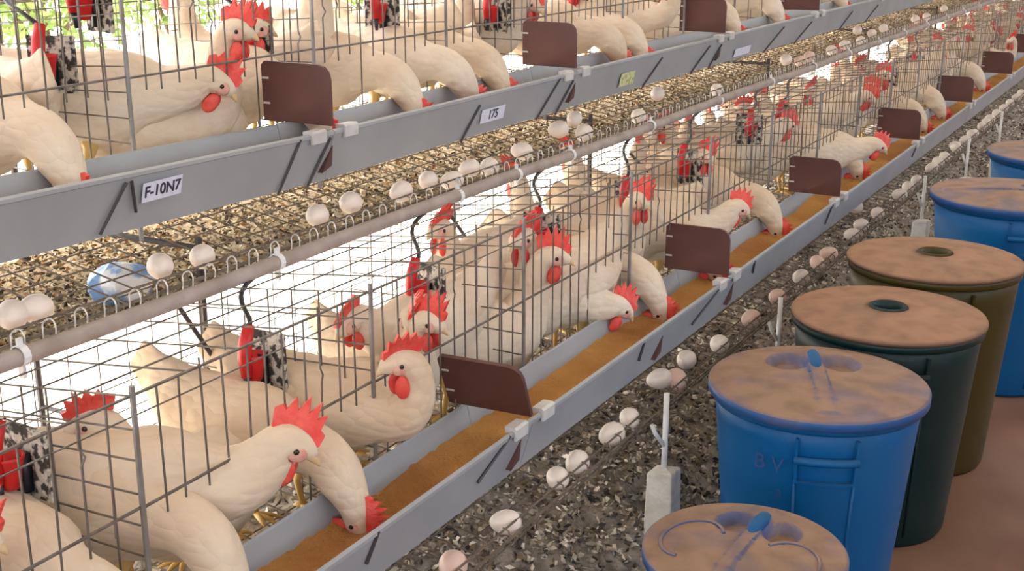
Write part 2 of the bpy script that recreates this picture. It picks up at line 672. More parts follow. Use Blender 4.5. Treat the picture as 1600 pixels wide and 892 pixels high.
def hanger(tier, top, bot, r=.0028, m='dark'):
    dx, dz = OFF[tier]
    fx = TP[0][0] + dx + .007
    bx = TP[1][0] + dx + .006
    p, q = at_x(*top, fx), at_x(*bot, bx)
    p.z = min(p.z, TP[0][1] + dz - .001)
    q.z = max(q.z, TP[1][1] + dz - .004)
    # keep both ends on the leaning front sheet
    for v in (p, q):
        f = (TP[0][1] + dz - v.z) / .1
        v.x = TP[0][0] + dx - .024 * f + .0065
    mb = MB()
    mb.tube(p, q, r, 5)
    o = mb.build('hanger_wire', M[m], troughs[tier])
    o.matrix_parent_inverse = Matrix.Translation(troughs[tier].location).inverted()
    return p


for a, b in [((197, 272), (152, 366)), ((206, 278), (205, 330)), ((470, 215), (434, 304)), ((519, 215), (480, 292)), ((754, 165), (720, 224)), ((877, 122), (838, 192)),
             ((899, 126), (868, 182)), ((1038, 90), (1002, 145)), ((1112, 72), (1078, 128)), ((1131, 70), (1106, 118)), ((1228, 42), (1192, 98)), ((1272, 34), (1240, 86)), ((1335, 18), (1310, 62)), ((1375, 8), (1350, 52))]:
    hanger('upper', a, b)
for a, b in [((798, 682), (738, 752)), ((592, 824), (562, 878)), ((1008, 535), (990, 562)), ((1128, 448), (1076, 506)), ((1302, 312), (1284, 350)), ((1180, 405), (1168, 425)), ((1435, 222), (1420, 245))]:
    hanger('lower', a, b, .003)
for tier, px in (('upper', [(510, 236), (893, 144), (1122, 84)]), ('lower', [(805, 705), (1028, 560), (1140, 460)])):
    dx, dz = OFF[tier]
    for (x, y) in px:
        p = at_x(x, y, -1.006 + dx)
        mb = MB()
        zc = TP[0][1] + dz - .05
        yy = p.y
        mb.add([(-1.012 + dx + .006, yy - .016, zc - .03), (-1.012 + dx + .006, yy + .016, zc - .02), (-1.012 + dx + .010, yy + .016, zc + .02), (-1.012 + dx - .008, yy - .016, zc - .03), (-1.012 + dx - .008, yy + .016, zc - .02), (-1.012 + dx - .004, yy + .016, zc + .02)],
               [(0, 1, 2), (5, 4, 3), (0, 3, 4, 1), (1, 4, 5, 2), (2, 5, 3, 0)])
        o = mb.build('joint_bracket', M['rust'], troughs[tier])
        o.matrix_parent_inverse = Matrix.Translation(troughs[tier].location).inverted()


def sticker(px0, px1, h, m, text=None, size=.03):
    """A paper sticker on the leaning front sheet of the upper trough, with its print."""
    tr = troughs['upper']
    dx, dz = OFF['upper']
    p, q = at_x(*px0, -1.0 + dx), at_x(*px1, -1.0 + dx)
    zc = (p.z + q.z) / 2
    lean = math.atan2(.024, .1)
    c = Vector((TP[0][0] + dx - .24 * (TP[0][1] + dz - zc) + .0075, (p.y + q.y) / 2, zc))
    Lh = abs(q.y - p.y) / 2
    s = empty('sticker', c)
    bpy.data.objects.remove(s)
    mb = MB()
    mb.box(-Lh, Lh, -h / 2, h / 2, -.0006, .0006)
    o = mb.build('sticker', m, tr)
    # sheet faces +X and down a little; its x axis runs along +Y
    rot = Matrix(((0, 0, 1), (1, 0, 0), (0, 1, 0))).to_4x4()
    tilt = Matrix.Rotation(lean, 4, 'Y')
    o.matrix_parent_inverse = Matrix.Translation(tr.location).inverted()
    o.matrix_basis = Matrix.Translation(c) @ tilt @ rot
    if text:
        cu = bpy.data.curves.new('sticker_print', 'FONT')
        cu.body = text
        cu.size = size
        cu.align_x = 'CENTER'
        cu.align_y = 'CENTER'
        cu.extrude = .0003
        cu.offset = .0006
        t = text_mesh('sticker_print', cu, M['ink'])
        t.parent = o
        t.location = (0, 0, .001)
    return o


sticker((222, 303), (283, 286), .034, M['sticker_white'], 'F-10N7', .027)['label'] = 'white paper sticker with handwritten black F-10N7'
sticker((755, 185), (791, 172), .034, M['sticker_white'], '175', .032)['label'] = 'torn white paper sticker with 175'
sticker((972, 127), (994, 119), .04, M['sticker_yellow'])['label'] = 'yellow green smudged paper sticker'
sticker((1152, 84), (1176, 76), .03, M['sticker_white'])['label'] = 'faded bluish paper sticker'

# mash in the troughs
for tier in ('lower', 'upper'):
    dx, dz = OFF[tier]
    ny, nx = (900, 8)
    zf = H - .926 + dz - (.0 if tier == 'lower' else .012)
    vv, ff = [], []
    for i in range(ny + 1):
        y = .04 + 13.9 * i / ny
        for j in range(nx + 1):
            f = j / nx
            x = -1.013 + dx + (-1.127 + 1.013) * f
            h = .014 * noise.noise((x * 6, y * 4, 3 if tier == 'lower' else 9)) + .006 * noise.noise((x * 40, y * 40, 1)) - .012 * math.sin(math.pi * f) * .5
            vv.append((x, y, zf + h + (.022 * max(0, 1.965 - y) if tier == 'upper' else 0)))
    for i in range(ny):
        for j in range(nx):
            a = i * (nx + 1) + j
            ff.append((a, a + 1, a + nx + 2, a + nx + 1))
    mb = MB()
    mb.add(vv, ff)
    o = mb.build('mash_feed', M['feed'], None, True)
    tag(o, {'lower': 'orange brown mash feed lying in the lower trough', 'upper': 'brown mash feed lying in the upper trough'}[tier], 'feed', None, 'stuff')

# brown boards across the troughs
ORD = ['nearest', 'second', 'third', 'fourth', 'fifth', 'sixth', 'seventh', 'eighth', 'ninth', 'tenth', 'eleventh']


def plate_mesh(w, h, c):
    mb = MB()
    t = .004
    out = [(-w, 0), (0, 0), (0, h - c)] + [(-c + c * math.cos(a), h - c + c * math.sin(a)) for a in (R(30), R(60), R(90))] + [(-w + .008, h), (-w, h - .008)]
    mb.prism_y(out, -t, t)
    return mb.mesh('divider_board', M['plate'])


plate_lab = {'lower': ['tilted brown divider board low across the lower trough beside orange mash', 'brown divider board on the lower trough right of two feeding hens',
                       'brown divider board on the lower trough, third along from the front', 'dark brown divider board fourth along the lower trough',
                       'dark brown divider board fifth along the lower trough', 'small brown divider board sixth along the lower trough'],
             'upper': ['big brown divider board with clipped corner across the upper trough by the first sticker', 'brown divider board with pale rounded edge second on the upper trough',
                       'brown divider board third on the upper trough beside a red combed hen', 'brown divider board fourth on the upper trough cut by the frame']}
for tier in ('lower', 'upper'):
    dx, dz = OFF[tier]
    pm = plate_mesh(.168, .118, .028)
    for j, y in enumerate(PLATES[tier]):
        o = link('divider_board', pm)
        o.location = (-.998 + dx, y, TP[0][1] + dz + .006)
        if tier == 'lower' and j == 1:
            o.rotation_euler = (R(24), 0, R(4))
        else:
            o.rotation_euler = (R(random.uniform(-4, 4)), 0, R(random.uniform(-4, 4)))
        if tier == 'upper':
            o.location.z += .004
        if j == 0:
            lab = f'brown divider board on the near end of the {tier} trough'
        elif j - 1 < len(plate_lab[tier]):
            lab = plate_lab[tier][j - 1]
        else:
            lab = f'tiny brown divider board far along the {tier} trough'
        tag(o, lab, 'divider', f'brown divider boards on the {tier} trough')
        mbs = MB()
        for zz in (.035, .085):
            mbs.box(-.166, -.150, -.0055, -.004, zz - .002, zz + .002)
        sc = mbs.build('clip_screw', M['trough_cap'], o)

# ------------------------------------------------------------------ water pipes, hoses, drinkers
PX, PZ = -1.437, H - .610
for tier in ('lower', 'upper'):
    off = OFF[tier] if tier == 'upper' else (0, 0)
    x, z = PX + off[0], PZ + off[1] + (.03 if tier == 'upper' else 0)
    pe = empty('water_pipe', (x, .2, z))
    tag(pe, {'lower': 'dusty beige water pipe with white clips under the upper egg tray', 'upper': 'dusty beige water pipe over the upper cages'}[tier], 'pipe', 'dusty water pipes')
    inv = Matrix.Translation(pe.location).inverted()
    mb = MB()
    pts = [(x, yy * .5, z + .004 * math.sin(yy * 1.7)) for yy in range(0, 41)]
    mb.poly(pts, .0138, 12)
    o = mb.build('pipe', M['pipe'], pe, True)
    o.matrix_parent_inverse = inv
    for y in ([1.135, 1.705, 2.33, 2.60, 2.89, 3.42] + [4.0 + .55 * i for i in range(14)]):
        mb = MB()
        mb.lathe([(.0142, -.006), (.0162, -.006), (.0162, .006), (.0142, .006)], 12, (0, 0, 0), 0, True)
        mb.box(-.003, .003, .012, .026, -.004, .004)
        mb.box(-.005, .005, -.034, -.013, -.003, .003)
        mb.v = [(a, c, b) for (a, b, c) in mb.v]
        o = mb.build('pipe_clip', M['clip'], pe, False)
        o.matrix_parent_inverse = inv
        o.location = (x, y, z)

drink = [('lower', (15, 735), (-12, 545), 'red drinker cup in the lower cages at the photo left edge'),
         ('lower', (397, 572), (408, 425), 'large red drinker cup under the first dark hose right of the left edge'),
         ('lower', (655, 458), (668, 330), 'red drinker cup under the hose in the middle of the lower cages'),
         ('lower', (843, 372), (852, 262), 'red drinker cup behind wires at the lower end of third hose'),
         ('lower', (979, 318), (990, 215), 'drinker cup hidden behind wires under the fourth hose'),
         ('lower', (1070, 264), (1098, 178), 'red drinker cup on dense far wires left of the third brown divider'),
         ('lower', (1172, 205), (1196, 150), 'small dark red drinker cup far along the lower cages'),
         ('lower', (1222, 188), (1245, 128), 'small red drinker cup above the third lower brown divider'),
         ('lower', (1384, 122), (1395, 85), 'small red drinker cup above the fourth lower brown divider'),
         ('lower', (1428, 104), (1436, 70), 'tiny red drinker cup above the fifth lower brown divider'),
         ('upper', (72, 105), None, 'red drinker with cup in the upper cages above the nearest feeding hen'),
         ('upper', (130, 8), None, 'red drinker cup cut by the top left of the frame'),
         ('upper', (388, 78), None, 'red drinker left of and above the big upper brown divider'),
         ('upper', (592, 20), None, 'small red drinker on a black hose in the upper cages'),
         ('upper', (768, 22), None, 'red drinker cup high left of the second upper brown divider'),
         ('upper', (897, 6), None, 'red drinker cup at the frame top right of the second upper divider')]


def drinker_meshes():
    c = MB()
    c.lathe([(.001, -.026), (.010, -.026), (.014, -.018), (.017, .004), (.021, .018), (.022, .022), (.019, .022), (.014, .002), (.001, -.006)], 14)
    v = MB()
    v.poly([(0, -.006, .075), (0, -.018, .045), (0, -.022, .020), (0, -.020, -.012)], [.010, .012, .012, .009], 8)
    nz = MB()
    nz.poly([(0, -.020, -.012), (0, -.016, -.040)], [.007, .004], 8)
    nz.box(-.006, .006, .016, .030, -.04, .016)
    p = MB()
    p.box(-.050, .040, .030, .036, -.050, .052)
    mm = p.mesh('splash_plate', M['dirt'])
    return c.mesh('cup', M['red'], True), v.mesh('valve', M['red'], True), nz.mesh('nipple', M['hose'], True), mm


dm = drinker_meshes()
KEEP = []
for tier, (px, py), hp, lab in drink:
    X = -1.33 if tier == 'lower' else -1.80
    KEEP.append((tier, px, py, -X))
    p = at_x(px, py, X)
    e = empty('drinker', p, R(random.uniform(-20, 20)))
    tag(e, lab, 'drinker', 'red drinkers hanging in the cages')
    for nm, me in zip(('cup', 'valve', 'nipple', 'splash_plate'), dm):
        o = link(nm, me, e)
    q = at_x(*hp, PX) if hp else Vector((PX - .5, p.y + .06, PZ + .50))
    q.z = PZ + (.50 if tier == 'upper' else 0) - .008
    a = p + Vector((0, -.004, .07))
    pts = []
    for i in range(11):
        t = i / 10
        w_ = a.lerp(q, t)
        w_ += Vector((0, -.035 * math.sin(math.pi * t * 1.0), 0.0)) + Vector((.012 * math.sin(math.pi * 2 * t), 0, 0))
        pts.append(w_)
    mb = MB()
    mb.poly(pts, .0045, 7)
    o = mb.build('hose', M['hose'], e, True)
    o.matrix_parent_inverse = e.matrix_basis.inverted()

# ------------------------------------------------------------------ hens
# a hen faces +x with its feet at the origin; each row of a pose is x, y, z, half width, half height along the spine from tail to beak
BODY = [(-.225, 0, .268, .004, .036), (-.195, 0, .246, .014, .046), (-.150, 0, .222, .036, .056), (-.095, 0, .195, .060, .075), (-.035, 0, .180, .074, .087),
        (.025, 0, .177, .077, .089), (.075, 0, .186, .069, .080)]
POSES = {
    'feed': (BODY + [(.115, 0, .185, .056, .060), (.150, 0, .184, .047, .046), (.186, 0, .180, .043, .042), (.218, 0, .163, .0395, .040), (.241, 0, .134, .034, .035),
                     (.256, 0, .106, .025, .026), (.262, 0, .082, .0205, .021), (.268, 0, .060, .0145, .015), (.270, 0, .048, .006, .007)], (1, 0, .25)),
    'feed_side': (BODY + [(.115, 0, .185, .056, .060), (.150, .004, .184, .047, .046), (.186, .012, .179, .043, .042), (.214, .025, .160, .0395, .040), (.227, .040, .132, .034, .035),
                          (.232, .053, .106, .025, .026), (.234, .062, .084, .0205, .021), (.236, .072, .064, .0145, .015), (.237, .078, .054, .006, .007)], (.6, .6, .35)),
    'tall': (BODY + [(.112, 0, .212, .054, .062), (.138, 0, .252, .039, .044), (.147, 0, .295, .030, .032), (.150, 0, .330, .025, .026), (.160, 0, .357, .0225, .023),
                      (.180, 0, .366, .0205, .021), (.200, 0, .363, .0145, .015), (.212, 0, .360, .006, .007)], (0, 0, 1)),
    'stand': (BODY + [(.112, 0, .205, .054, .062), (.138, 0, .232, .039, .044), (.147, 0, .258, .031, .033), (.150, 0, .281, .026, .027), (.158, 0, .300, .0225, .023),
                      (.176, 0, .307, .0205, .021), (.196, 0, .303, .0145, .015), (.208, 0, .299, .006, .007)], (0, 0, 1)),
    'look_left': (BODY + [(.115, 0, .198, .056, .062), (.155, .002, .212, .047, .049), (.190, .010, .226, .039, .039), (.212, .028, .236, .031, .031), (.222, .050, .236, .025, .025),
                          (.226, .068, .229, .021, .0215), (.228, .086, .217, .0145, .015), (.229, .097, .209, .006, .007)], (0, .3, 1)),
    'peer': (BODY + [(.112, 0, .188, .055, .062), (.148, 0, .190, .046, .047), (.180, 0, .198, .040, .040), (.204, 0, .207, .033, .033), (.222, 0, .209, .026, .0265), (.238, 0, .202, .0215, .0225),
                     (.253, 0, .190, .0145, .0155), (.261, 0, .181, .006, .007)], (.3, 0, 1)),
    'peer_up': (BODY + [(.112, 0, .188, .055, .062), (.148, 0, .192, .048, .049), (.178, 0, .206, .042, .042), (.200, 0, .226, .035, .035), (.216, 0, .244, .028, .0285), (.232, 0, .247, .0225, .0235),
                     (.249, 0, .236, .015, .016), (.258, 0, .226, .006, .007)], (.3, 0, 1)),
    'dip': (BODY + [(.112, 0, .178, .055, .062), (.148, 0, .164, .047, .048), (.180, 0, .156, .041, .041), (.204, 0, .152, .034, .034), (.222, 0, .149, .027, .0275), (.238, 0, .141, .0215, .0225),
                     (.253, 0, .128, .0145, .0155), (.261, 0, .119, .006, .007)], (.3, 0, 1)),
    'raise_right': (BODY + [(.115, 0, .188, .056, .062), (.155, 0, .190, .045, .046), (.190, 0, .196, .039, .039), (.212, .002, .222, .033, .033), (.218, .003, .258, .028, .028),
                            (.216, -.008, .290, .0245, .0245), (.206, -.028, .303, .0215, .0215), (.195, -.046, .297, .0145, .015), (.189, -.056, .292, .006, .007)], (0, 0, 1)),
    'low': (BODY + [(.112, 0, .198, .055, .062), (.145, 0, .212, .043, .046), (.172, 0, .232, .034, .035), (.190, 0, .250, .027, .028), (.206, 0, .257, .0215, .022),
                    (.222, 0, .250, .0205, .021), (.239, 0, .240, .0145, .015), (.249, 0, .233, .006, .007)], (.2, 0, 1)),
    'crouch': ([(x, y, z - .055, w, h) for x, y, z, w, h in BODY] + [(.110, 0, .150, .055, .062), (.130, -.006, .190, .041, .045), (.135, -.014, .228, .031, .032), (.140, -.022, .262, .025, .026),
                (.150, -.034, .285, .0225, .023), (.164, -.048, .290, .0205, .021), (.178, -.062, .284, .0145, .015), (.186, -.070, .280, .006, .007)], (0, 0, 1)),
}


def catmull(P, n):
    P = np.array(P, float)
    Q = np.vstack([2 * P[0] - P[1], P, 2 * P[-1] - P[-2]])
    out = []
    for i in range(len(P) - 1):
        p0, p1, p2, p3 = Q[i:i + 4]
        for t in np.linspace(0, 1, n, endpoint=False):
            out.append(.5 * (2 * p1 + (p2 - p0) * t + (2 * p0 - 5 * p1 + 4 * p2 - p3) * t * t + (3 * p1 - p0 - 3 * p2 + p3) * t ** 3))
    out.append(P[-1])
    return np.array(out)


def hen_meshes(pose):
    rowsP, upv = POSES[pose]
    S = catmull(rowsP, 4)
    n = 20
    mb = MB()
    vv, ff = [], []
    side = Vector((0, 1, 0))
    L = len(S)
    for i in range(L):
        p = Vector(S[i, :3])
        t = Vector(S[min(i + 1, L - 1), :3]) - Vector(S[max(i - 1, 0), :3])
        t.normalize()
        side = (side - t * side.dot(t)).normalized()
        u = side.cross(t) * -1
        if u.z < 0 and i < 26:
            u = -u
        if i == 0:
            u0 = u
        w, h = max(S[i, 3], .003), max(S[i, 4], .003)
        for k in range(n):
            a = 2 * math.pi * k / n
            c, s = math.cos(a), math.sin(a)
            ww = w
            # folded wings: a raised lens on each side of the trunk
            if i < 27:
                f = (i - 5) / 20.0
                if 0 < f < 1:
                    prof = math.sin(math.pi * f) ** .6
                    ang = math.exp(-((s - .18) / .5) ** 2)
                    ww = w + .013 * prof * ang * abs(c)
            q = p + side * (ww * c) + u * (h * s)
            amp = .0035 if i < 30 else .0018
            amp *= min(1, w / .03)
            q += (q - p) * (amp / max(w, .006)) * noise.noise(q * 34)
            # pointed hackle and breast tufts
            vv.append(q)
    for i in range(L - 1):
        for k in range(n):
            k2 = (k + 1) % n
            ff.append((i * n + k, i * n + k2, (i + 1) * n + k2, (i + 1) * n + k))
    ff.append(tuple(range(n - 1, -1, -1)))
    ff.append(tuple((L - 1) * n + k for k in range(n)))
    mb.add(vv, ff, 0)
    zb = S[16, 2] - S[16, 4]
    for s in (-1, 1):
        y = s * .035
        mb.poly([(.0, y, zb + .05), (.008, y, zb + .0), (-.006, y, max(.045, zb * .55)), (.004, y, .008)], [.022, .013, .0065, .0055], 7, 1)
        for a in (-28, 0, 28, 180):
            ln = .045 if a != 180 else .02
            mb.poly([(.004, y, .007), (.004 + ln * .6 * math.cos(R(a)), y + ln * .6 * math.sin(R(a)), .006), (.004 + ln * math.cos(R(a)), y + ln * math.sin(R(a)), .003)], [.0055, .0045, .002], 6, 1)
    body = mb.mesh('hen', [M['feather'], M['leg']], True)
    # the head frame
    hp = Vector(S[-13, :3] * .4 + S[-9, :3] * .6)
    tip = Vector(S[-1, :3])
    f = (tip - hp).normalized()
    u = Vector(upv)
    u = (u - f * u.dot(f)).normalized()
    s_ = u.cross(f)
    B = Matrix((f, s_, u)).transposed()
    hr = .021

    def place(m_):
        m_.v = [hp + B @ Vector(p) for p in m_.v]
    ck = .78 if pose.startswith('feed') else 1.0
    # comb
    cb = MB()
    out = [(-.030, -.004), (-.038, .016), (-.030, .024), (-.024, .019), (-.020, .038), (-.010, .026), (-.004, .046), (.004, .029), (.013, .046), (.017, .027), (.027, .036), (.028, .017), (.036, .014), (.036, .002), (.026, -.006), (0, .002)]
    for zs, sgn in ((.0035, 1), (-.0035, -1)):
        pass
    vv, ff = [], []
    N = len(out)
    for sgn in (1, -1):
        for (x, z) in [(x * ck, z * ck) for x, z in out]:
            lean = .35 * max(0, z) ** 1 + 14 * max(0, z) ** 2 * .35
            vv.append((x, sgn * (.0042 - .03 * max(0, z)) + lean, z + hr * .72))
    ctr = len(vv)
    vv += [(0, .006 + .004, .012 + hr * .72), (0, -.006 + .004, .012 + hr * .72)]
    for i in range(N):
        j = (i + 1) % N
        ff += [(i, j, ctr), (N + j, N + i, ctr + 1), (i, N + i, N + j, j)]
    cb.add(vv, ff)
    place(cb)
    wt = MB()
    wts = []
    for s in (-1, 1):
        w1 = MB()
        w1.ellipsoid((.014, s * .012, -hr - .014), (.0135, .0055, .020), 10, 8)
        place(w1)
        wts.append(w1.mesh('wattle', M['comb'], True))
    fs = []
    es = []
    for s in (-1, 1):
        f1 = MB()
        f1.ellipsoid((.012, s * (hr * .66), .0), (.017, .0065, .0135), 10, 8)
        place(f1)
        fs.append(f1.mesh('face_skin', M['skin'], True))
        e1 = MB()
        e1.ellipsoid((.013, s * (hr * .66 + .0055), .003), (.0042, .003, .0042), 10, 8)
        place(e1)
        es.append(e1.mesh('eye', M['eye'], True))
    bk = MB()
    bk.poly([(.024, 0, .001), (.036, 0, .000), (.045, 0, -.004), (.050, 0, -.008)], [.0098, .0078, .0045, .001], 8)
    place(bk)
    return body, [('comb', cb.mesh('comb', M['comb'], False))] + [('wattle', w) for w in wts] + [('face_skin', w) for w in fs] + [('eye', w) for w in es] + [('beak', bk.mesh('beak', M['beak'], True))], hp


HM = {p: hen_meshes(p) for p in POSES}


def hen(pose, loc, rz, label, group=None, sc=1.0, parts=True):
    body, kids, _ = HM[pose]
    o = link('hen', body)
    o.location = loc
    o.rotation_euler = (0, 0, rz)
    o.scale = (sc, sc, sc)
    tag(o, label, 'hen', group)
    if parts:
        for nm, me in kids:
            link(nm, me, o)
    return o


def cage_floor_z(tier, x):
    dx, dz = OFF[tier]
    return Z_FLOOR + dz + .045 * (XF + dx - x) / DEPTH + .004


def hen_by_head(tier, pose, px, py, Xh, rz, label, sc=1.0):
    """Stand a hen on its cage floor so that its head is where the line of sight meets the plane x = Xh."""
    hp = HM[pose][2] * sc
    q = at_x(px, py, Xh)
    c, s = math.cos(rz), math.sin(rz)
    x = q.x - (c * hp.x - s * hp.y)
    y = q.y - (s * hp.x + c * hp.y)
    z = cage_floor_z(tier, x)
    return hen(pose, (x, y, z), rz, label, 'hens feeding over the %s trough' % tier if Xh > -1.2 or tier == 'upper' else None, sc)


named = [
    # tier, pose, head pixel, head plane x, heading, label, scale
    ('lower', 'feed', (365, 900), -1.088, R(4), 'white hen with broad neck bent into the lower trough at the photo bottom left', 1.03),
    ('lower', 'feed_side', (240, 985), -1.088, R(-8), 'white hen shoulder at the bottom edge left of the broad necked hen', 1.0),
    ('lower', 'peer_up', (452, 712), -1.09, R(30), 'cream hen with big red comb in profile looking right over the lower trough', 1.12),
    ('lower', 'feed', (556, 800), -1.088, R(-4), 'white hen with neck hanging straight down into the mash beside the profile hen', 1.0),
    ('lower', 'raise_right', (632, 592), -1.085, R(0), 'alert white hen with raised head and pink comb left of the tilted brown board', 1.03),
    ('lower', 'dip', (968, 468), -1.115, R(42), 'white hen with lowered head and red wattles at the back edge of the lower trough', .99),
    ('lower', 'feed', (1030, 470), -1.088, R(0), 'white hen feeding upright beside the second lower brown divider', .97),
    ('lower', 'feed', (1118, 392), -1.088, R(4), 'cream hen feeding behind the second lower brown divider', .99),
    ('lower', 'peer_up', (1150, 352), -1.085, R(30), 'white hen with spiky red comb just beyond the second lower divider', .97),
    ('lower', 'feed', (1212, 352), -1.088, R(0), 'white hen with long bent neck feeding left of the third lower divider', .99),
    ('lower', 'feed', (1338, 275), -1.088, R(6), 'white hen with bent neck feeding just right of the third lower divider', 1.03),
    ('lower', 'peer', (1372, 224), -1.03, R(30), 'white hen reaching far out over the trough beyond the third lower divider', .99),
    ('lower', 'feed', (1442, 192), -1.088, R(4), 'white hen half hidden behind the fourth lower divider', .99),
    ('lower', 'feed', (1470, 182), -1.088, R(4), 'white hen feeding between the fourth and fifth lower dividers', 1.03),
    ('lower', 'feed', (1532, 148), -1.088, R(4), 'white hen feeding between the fifth and sixth lower dividers', 1.03),
    ('lower', 'raise_right', (1578, 88), -1.05, R(10), 'white hen with red face raised above the trough near the right edge', 1.0),
    ('upper', 'feed', (112, 268), -1.588, R(-4), 'nearest white hen bending its neck into the upper trough at the left', 1.03),
    ('upper', 'peer', (338, 128), -1.67, R(35), 'cream hen with red comb and face behind wires left of the big upper divider', 1.06),
    ('upper', 'feed', (506, 190), -1.588, R(0), 'white hen whose neck shows behind the big upper divider', 1.0),
    ('upper', 'feed', (648, 162), -1.588, R(0), 'slim necked white hen feeding right of the big upper divider', .99),
    ('upper', 'feed_side', (735, 150), -1.588, R(-6), 'broad white hen feeding in the middle of three at the upper trough', 1.0),
    ('upper', 'feed', (785, 142), -1.588, R(10), 'white hen feeding just left of the second upper divider', 1.0),
    ('upper', 'feed_side', (968, 92), -1.588, R(0), 'white hen with broad back feeding right of the second upper divider', 1.03),
    ('upper', 'feed', (1003, 84), -1.588, R(8), 'white hen feeding beside a red combed hen at the upper trough', .99),
    ('upper', 'raise_right', (1040, 30), -1.60, R(0), 'hen with bright red comb raised left of the third upper divider', 1.06),
    ('upper', 'feed', (1150, 40), -1.588, R(0), 'white hen feeding just right of the third upper divider', .99),
    ('upper', 'feed', (1218, 34), -1.588, R(4), 'white hen with red wattles feeding left of the fourth upper divider', 1.03),
    ('upper', 'feed', (1318, 12), -1.588, R(0), 'white hen feeding right of the fourth upper divider at the frame top', .97),
]
occupied = {'lower': [], 'upper': []}
for tier, pose, (px, py), Xh, rz, lab, sc in named:
    o = hen_by_head(tier, pose, px, py, Xh, rz, lab, sc)
    occupied[tier].append((o.location.x, o.location.y))
inside = [
    ('lower', 'stand', (818, 372), -1.25, R(-95), 'tall white hen standing upright behind wires with red comb left of centre', 1.12),
    ('lower', 'crouch', (150, 690), -1.34, R(-85), 'hen with orange red face behind the nearest splash plate', 1.05),
    ('lower', 'low', (548, 505), -1.36, R(-98), 'white hen with red face deep in the cage left of the alert hen', 1.05),
    ('lower', 'stand', (690, 440), -1.45, R(-95), 'white hen with small orange comb right of the middle drinker', 1.05),
    ('upper', 'tall', (505, 8), -1.80, R(-20), 'white hen facing out with red comb high above the big upper divider', 1.12),
]
for tier, pose, (px, py), Xh, rz, lab, sc in inside:
    o = hen_by_head(tier, pose, px, py, Xh, rz, lab, sc)
    occupied[tier].append((o.location.x, o.location.y))

rnd = random.Random(21)
crowd = {}
face_words = {'stand': 'upright', 'tall': 'tall', 'low': 'stretched', 'crouch': 'crouching'}
for tier in ('lower', 'upper'):
    dx, dz = OFF[tier]
    for k in range(NC - 6):
        y0 = Y_FIRST + k * PITCH_Y
        near = k < 18
        for s in range(4 if near else 3):
            ok = False
            for attempt in range(14):
                pose = rnd.choice(['stand', 'low', 'crouch', 'crouch', 'crouch', 'tall'] if tier == 'upper' else ['stand', 'low', 'crouch', 'crouch', 'low', 'stand'] if k > 9 else ['low', 'crouch', 'crouch', 'low', 'crouch', 'stand'] if k > 6 else ['crouch'])
                base = rnd.choice([0, 180, 180, 90, -90, 60, 150, -120])
                rz = R(base + rnd.uniform(-20, 20))
                cx_ = math.cos(rz)
                hx = (.25 if pose == 'low' else .20)
                xmax = XF + dx - .03 - max(hx * cx_, -.225 * cx_, .09)
                xmin = max(XF + dx - DEPTH - .02, XF + dx - .33)
                if tier == 'lower' and k < 5:
                    xmin = xmax - .06           # the near cages are empty towards their bright backs
                xx = rnd.uniform(min(xmin, xmax), xmax)
                yy = y0 + PITCH_Y * ((s + .5) / 4 + rnd.uniform(-.09, .09)) if near else y0 + PITCH_Y * rnd.uniform(.1, .9)
                if not all(abs(yy - b) > .10 or abs(xx - a) > .2 for a, b in occupied[tier]):
                    continue
                clear = True
                for t_, px, py, dist in KEEP:           # drinkers the photograph shows stay in view
                    if t_ == tier and -xx < dist + .1:
                        q = at_x(px, py, xx)
                        if abs(q.y - yy) < (.17 if abs(cx_) < .7 else .12) and q.z < cage_floor_z(tier, xx) + .36:
                            clear = False
                if clear:
                    ok = True
                    break
            if not ok:
                continue
            occupied[tier].append((xx, yy))
            sec = sum(1 for p in PLATES[tier] if p < yy)
            way = 'facing out' if math.cos(rz) > .5 else ('facing away' if math.cos(rz) < -.5 else ('facing far end' if math.sin(rz) > 0 else 'facing near end'))
            where = ('before nearest divider' if sec <= 1 else f'beyond {ORD[min(sec - 2, 10)]} divider') if sec < 9 else 'far along'
            dep = 'by front wires' if xx > XF + dx - .2 else 'at back wires'
            g = f'{tier} caged hens {where}'
            ho = hen(pose, (xx, yy, cage_floor_z(tier, xx)), rz, f'white hen in {tier} cages {where}, {dep}, {face_words[pose]}, {way}', g, rnd.uniform(.95, 1.08), parts=k < 24)
            crowd.setdefault(ho['label'], []).append(ho)
for lab, hs in crowd.items():                 # look-alikes told apart by their place along the row
    wd = {2: ['nearer', 'farther'], 3: ['nearest', 'middle', 'farthest'], 4: ['nearest', 'second', 'third', 'farthest']}.get(len(hs))
    if wd:
        for w_, h_ in zip(wd, sorted(hs, key=lambda o: o.location.y)):
            h_['label'] = w_ + ' ' + lab

# ------------------------------------------------------------------ eggs


def egg_mesh(m):
    prof = []
    for i in range(13):
        t = math.pi * i / 12
        z = -.0285 * math.cos(t)
        r = .0222 * math.sin(t) * (1 - .16 * math.cos(math.pi - t) * -1)
        prof.append((max(r, .0001), z))
    mb = MB()
    mb.lathe(prof, 18)
    mb.v = [(c, b, a) for (a, b, c) in mb.v]
    return mb.mesh('egg', m, True)


EG, ET = egg_mesh(M['egg']), egg_mesh(M['egg_tint'])


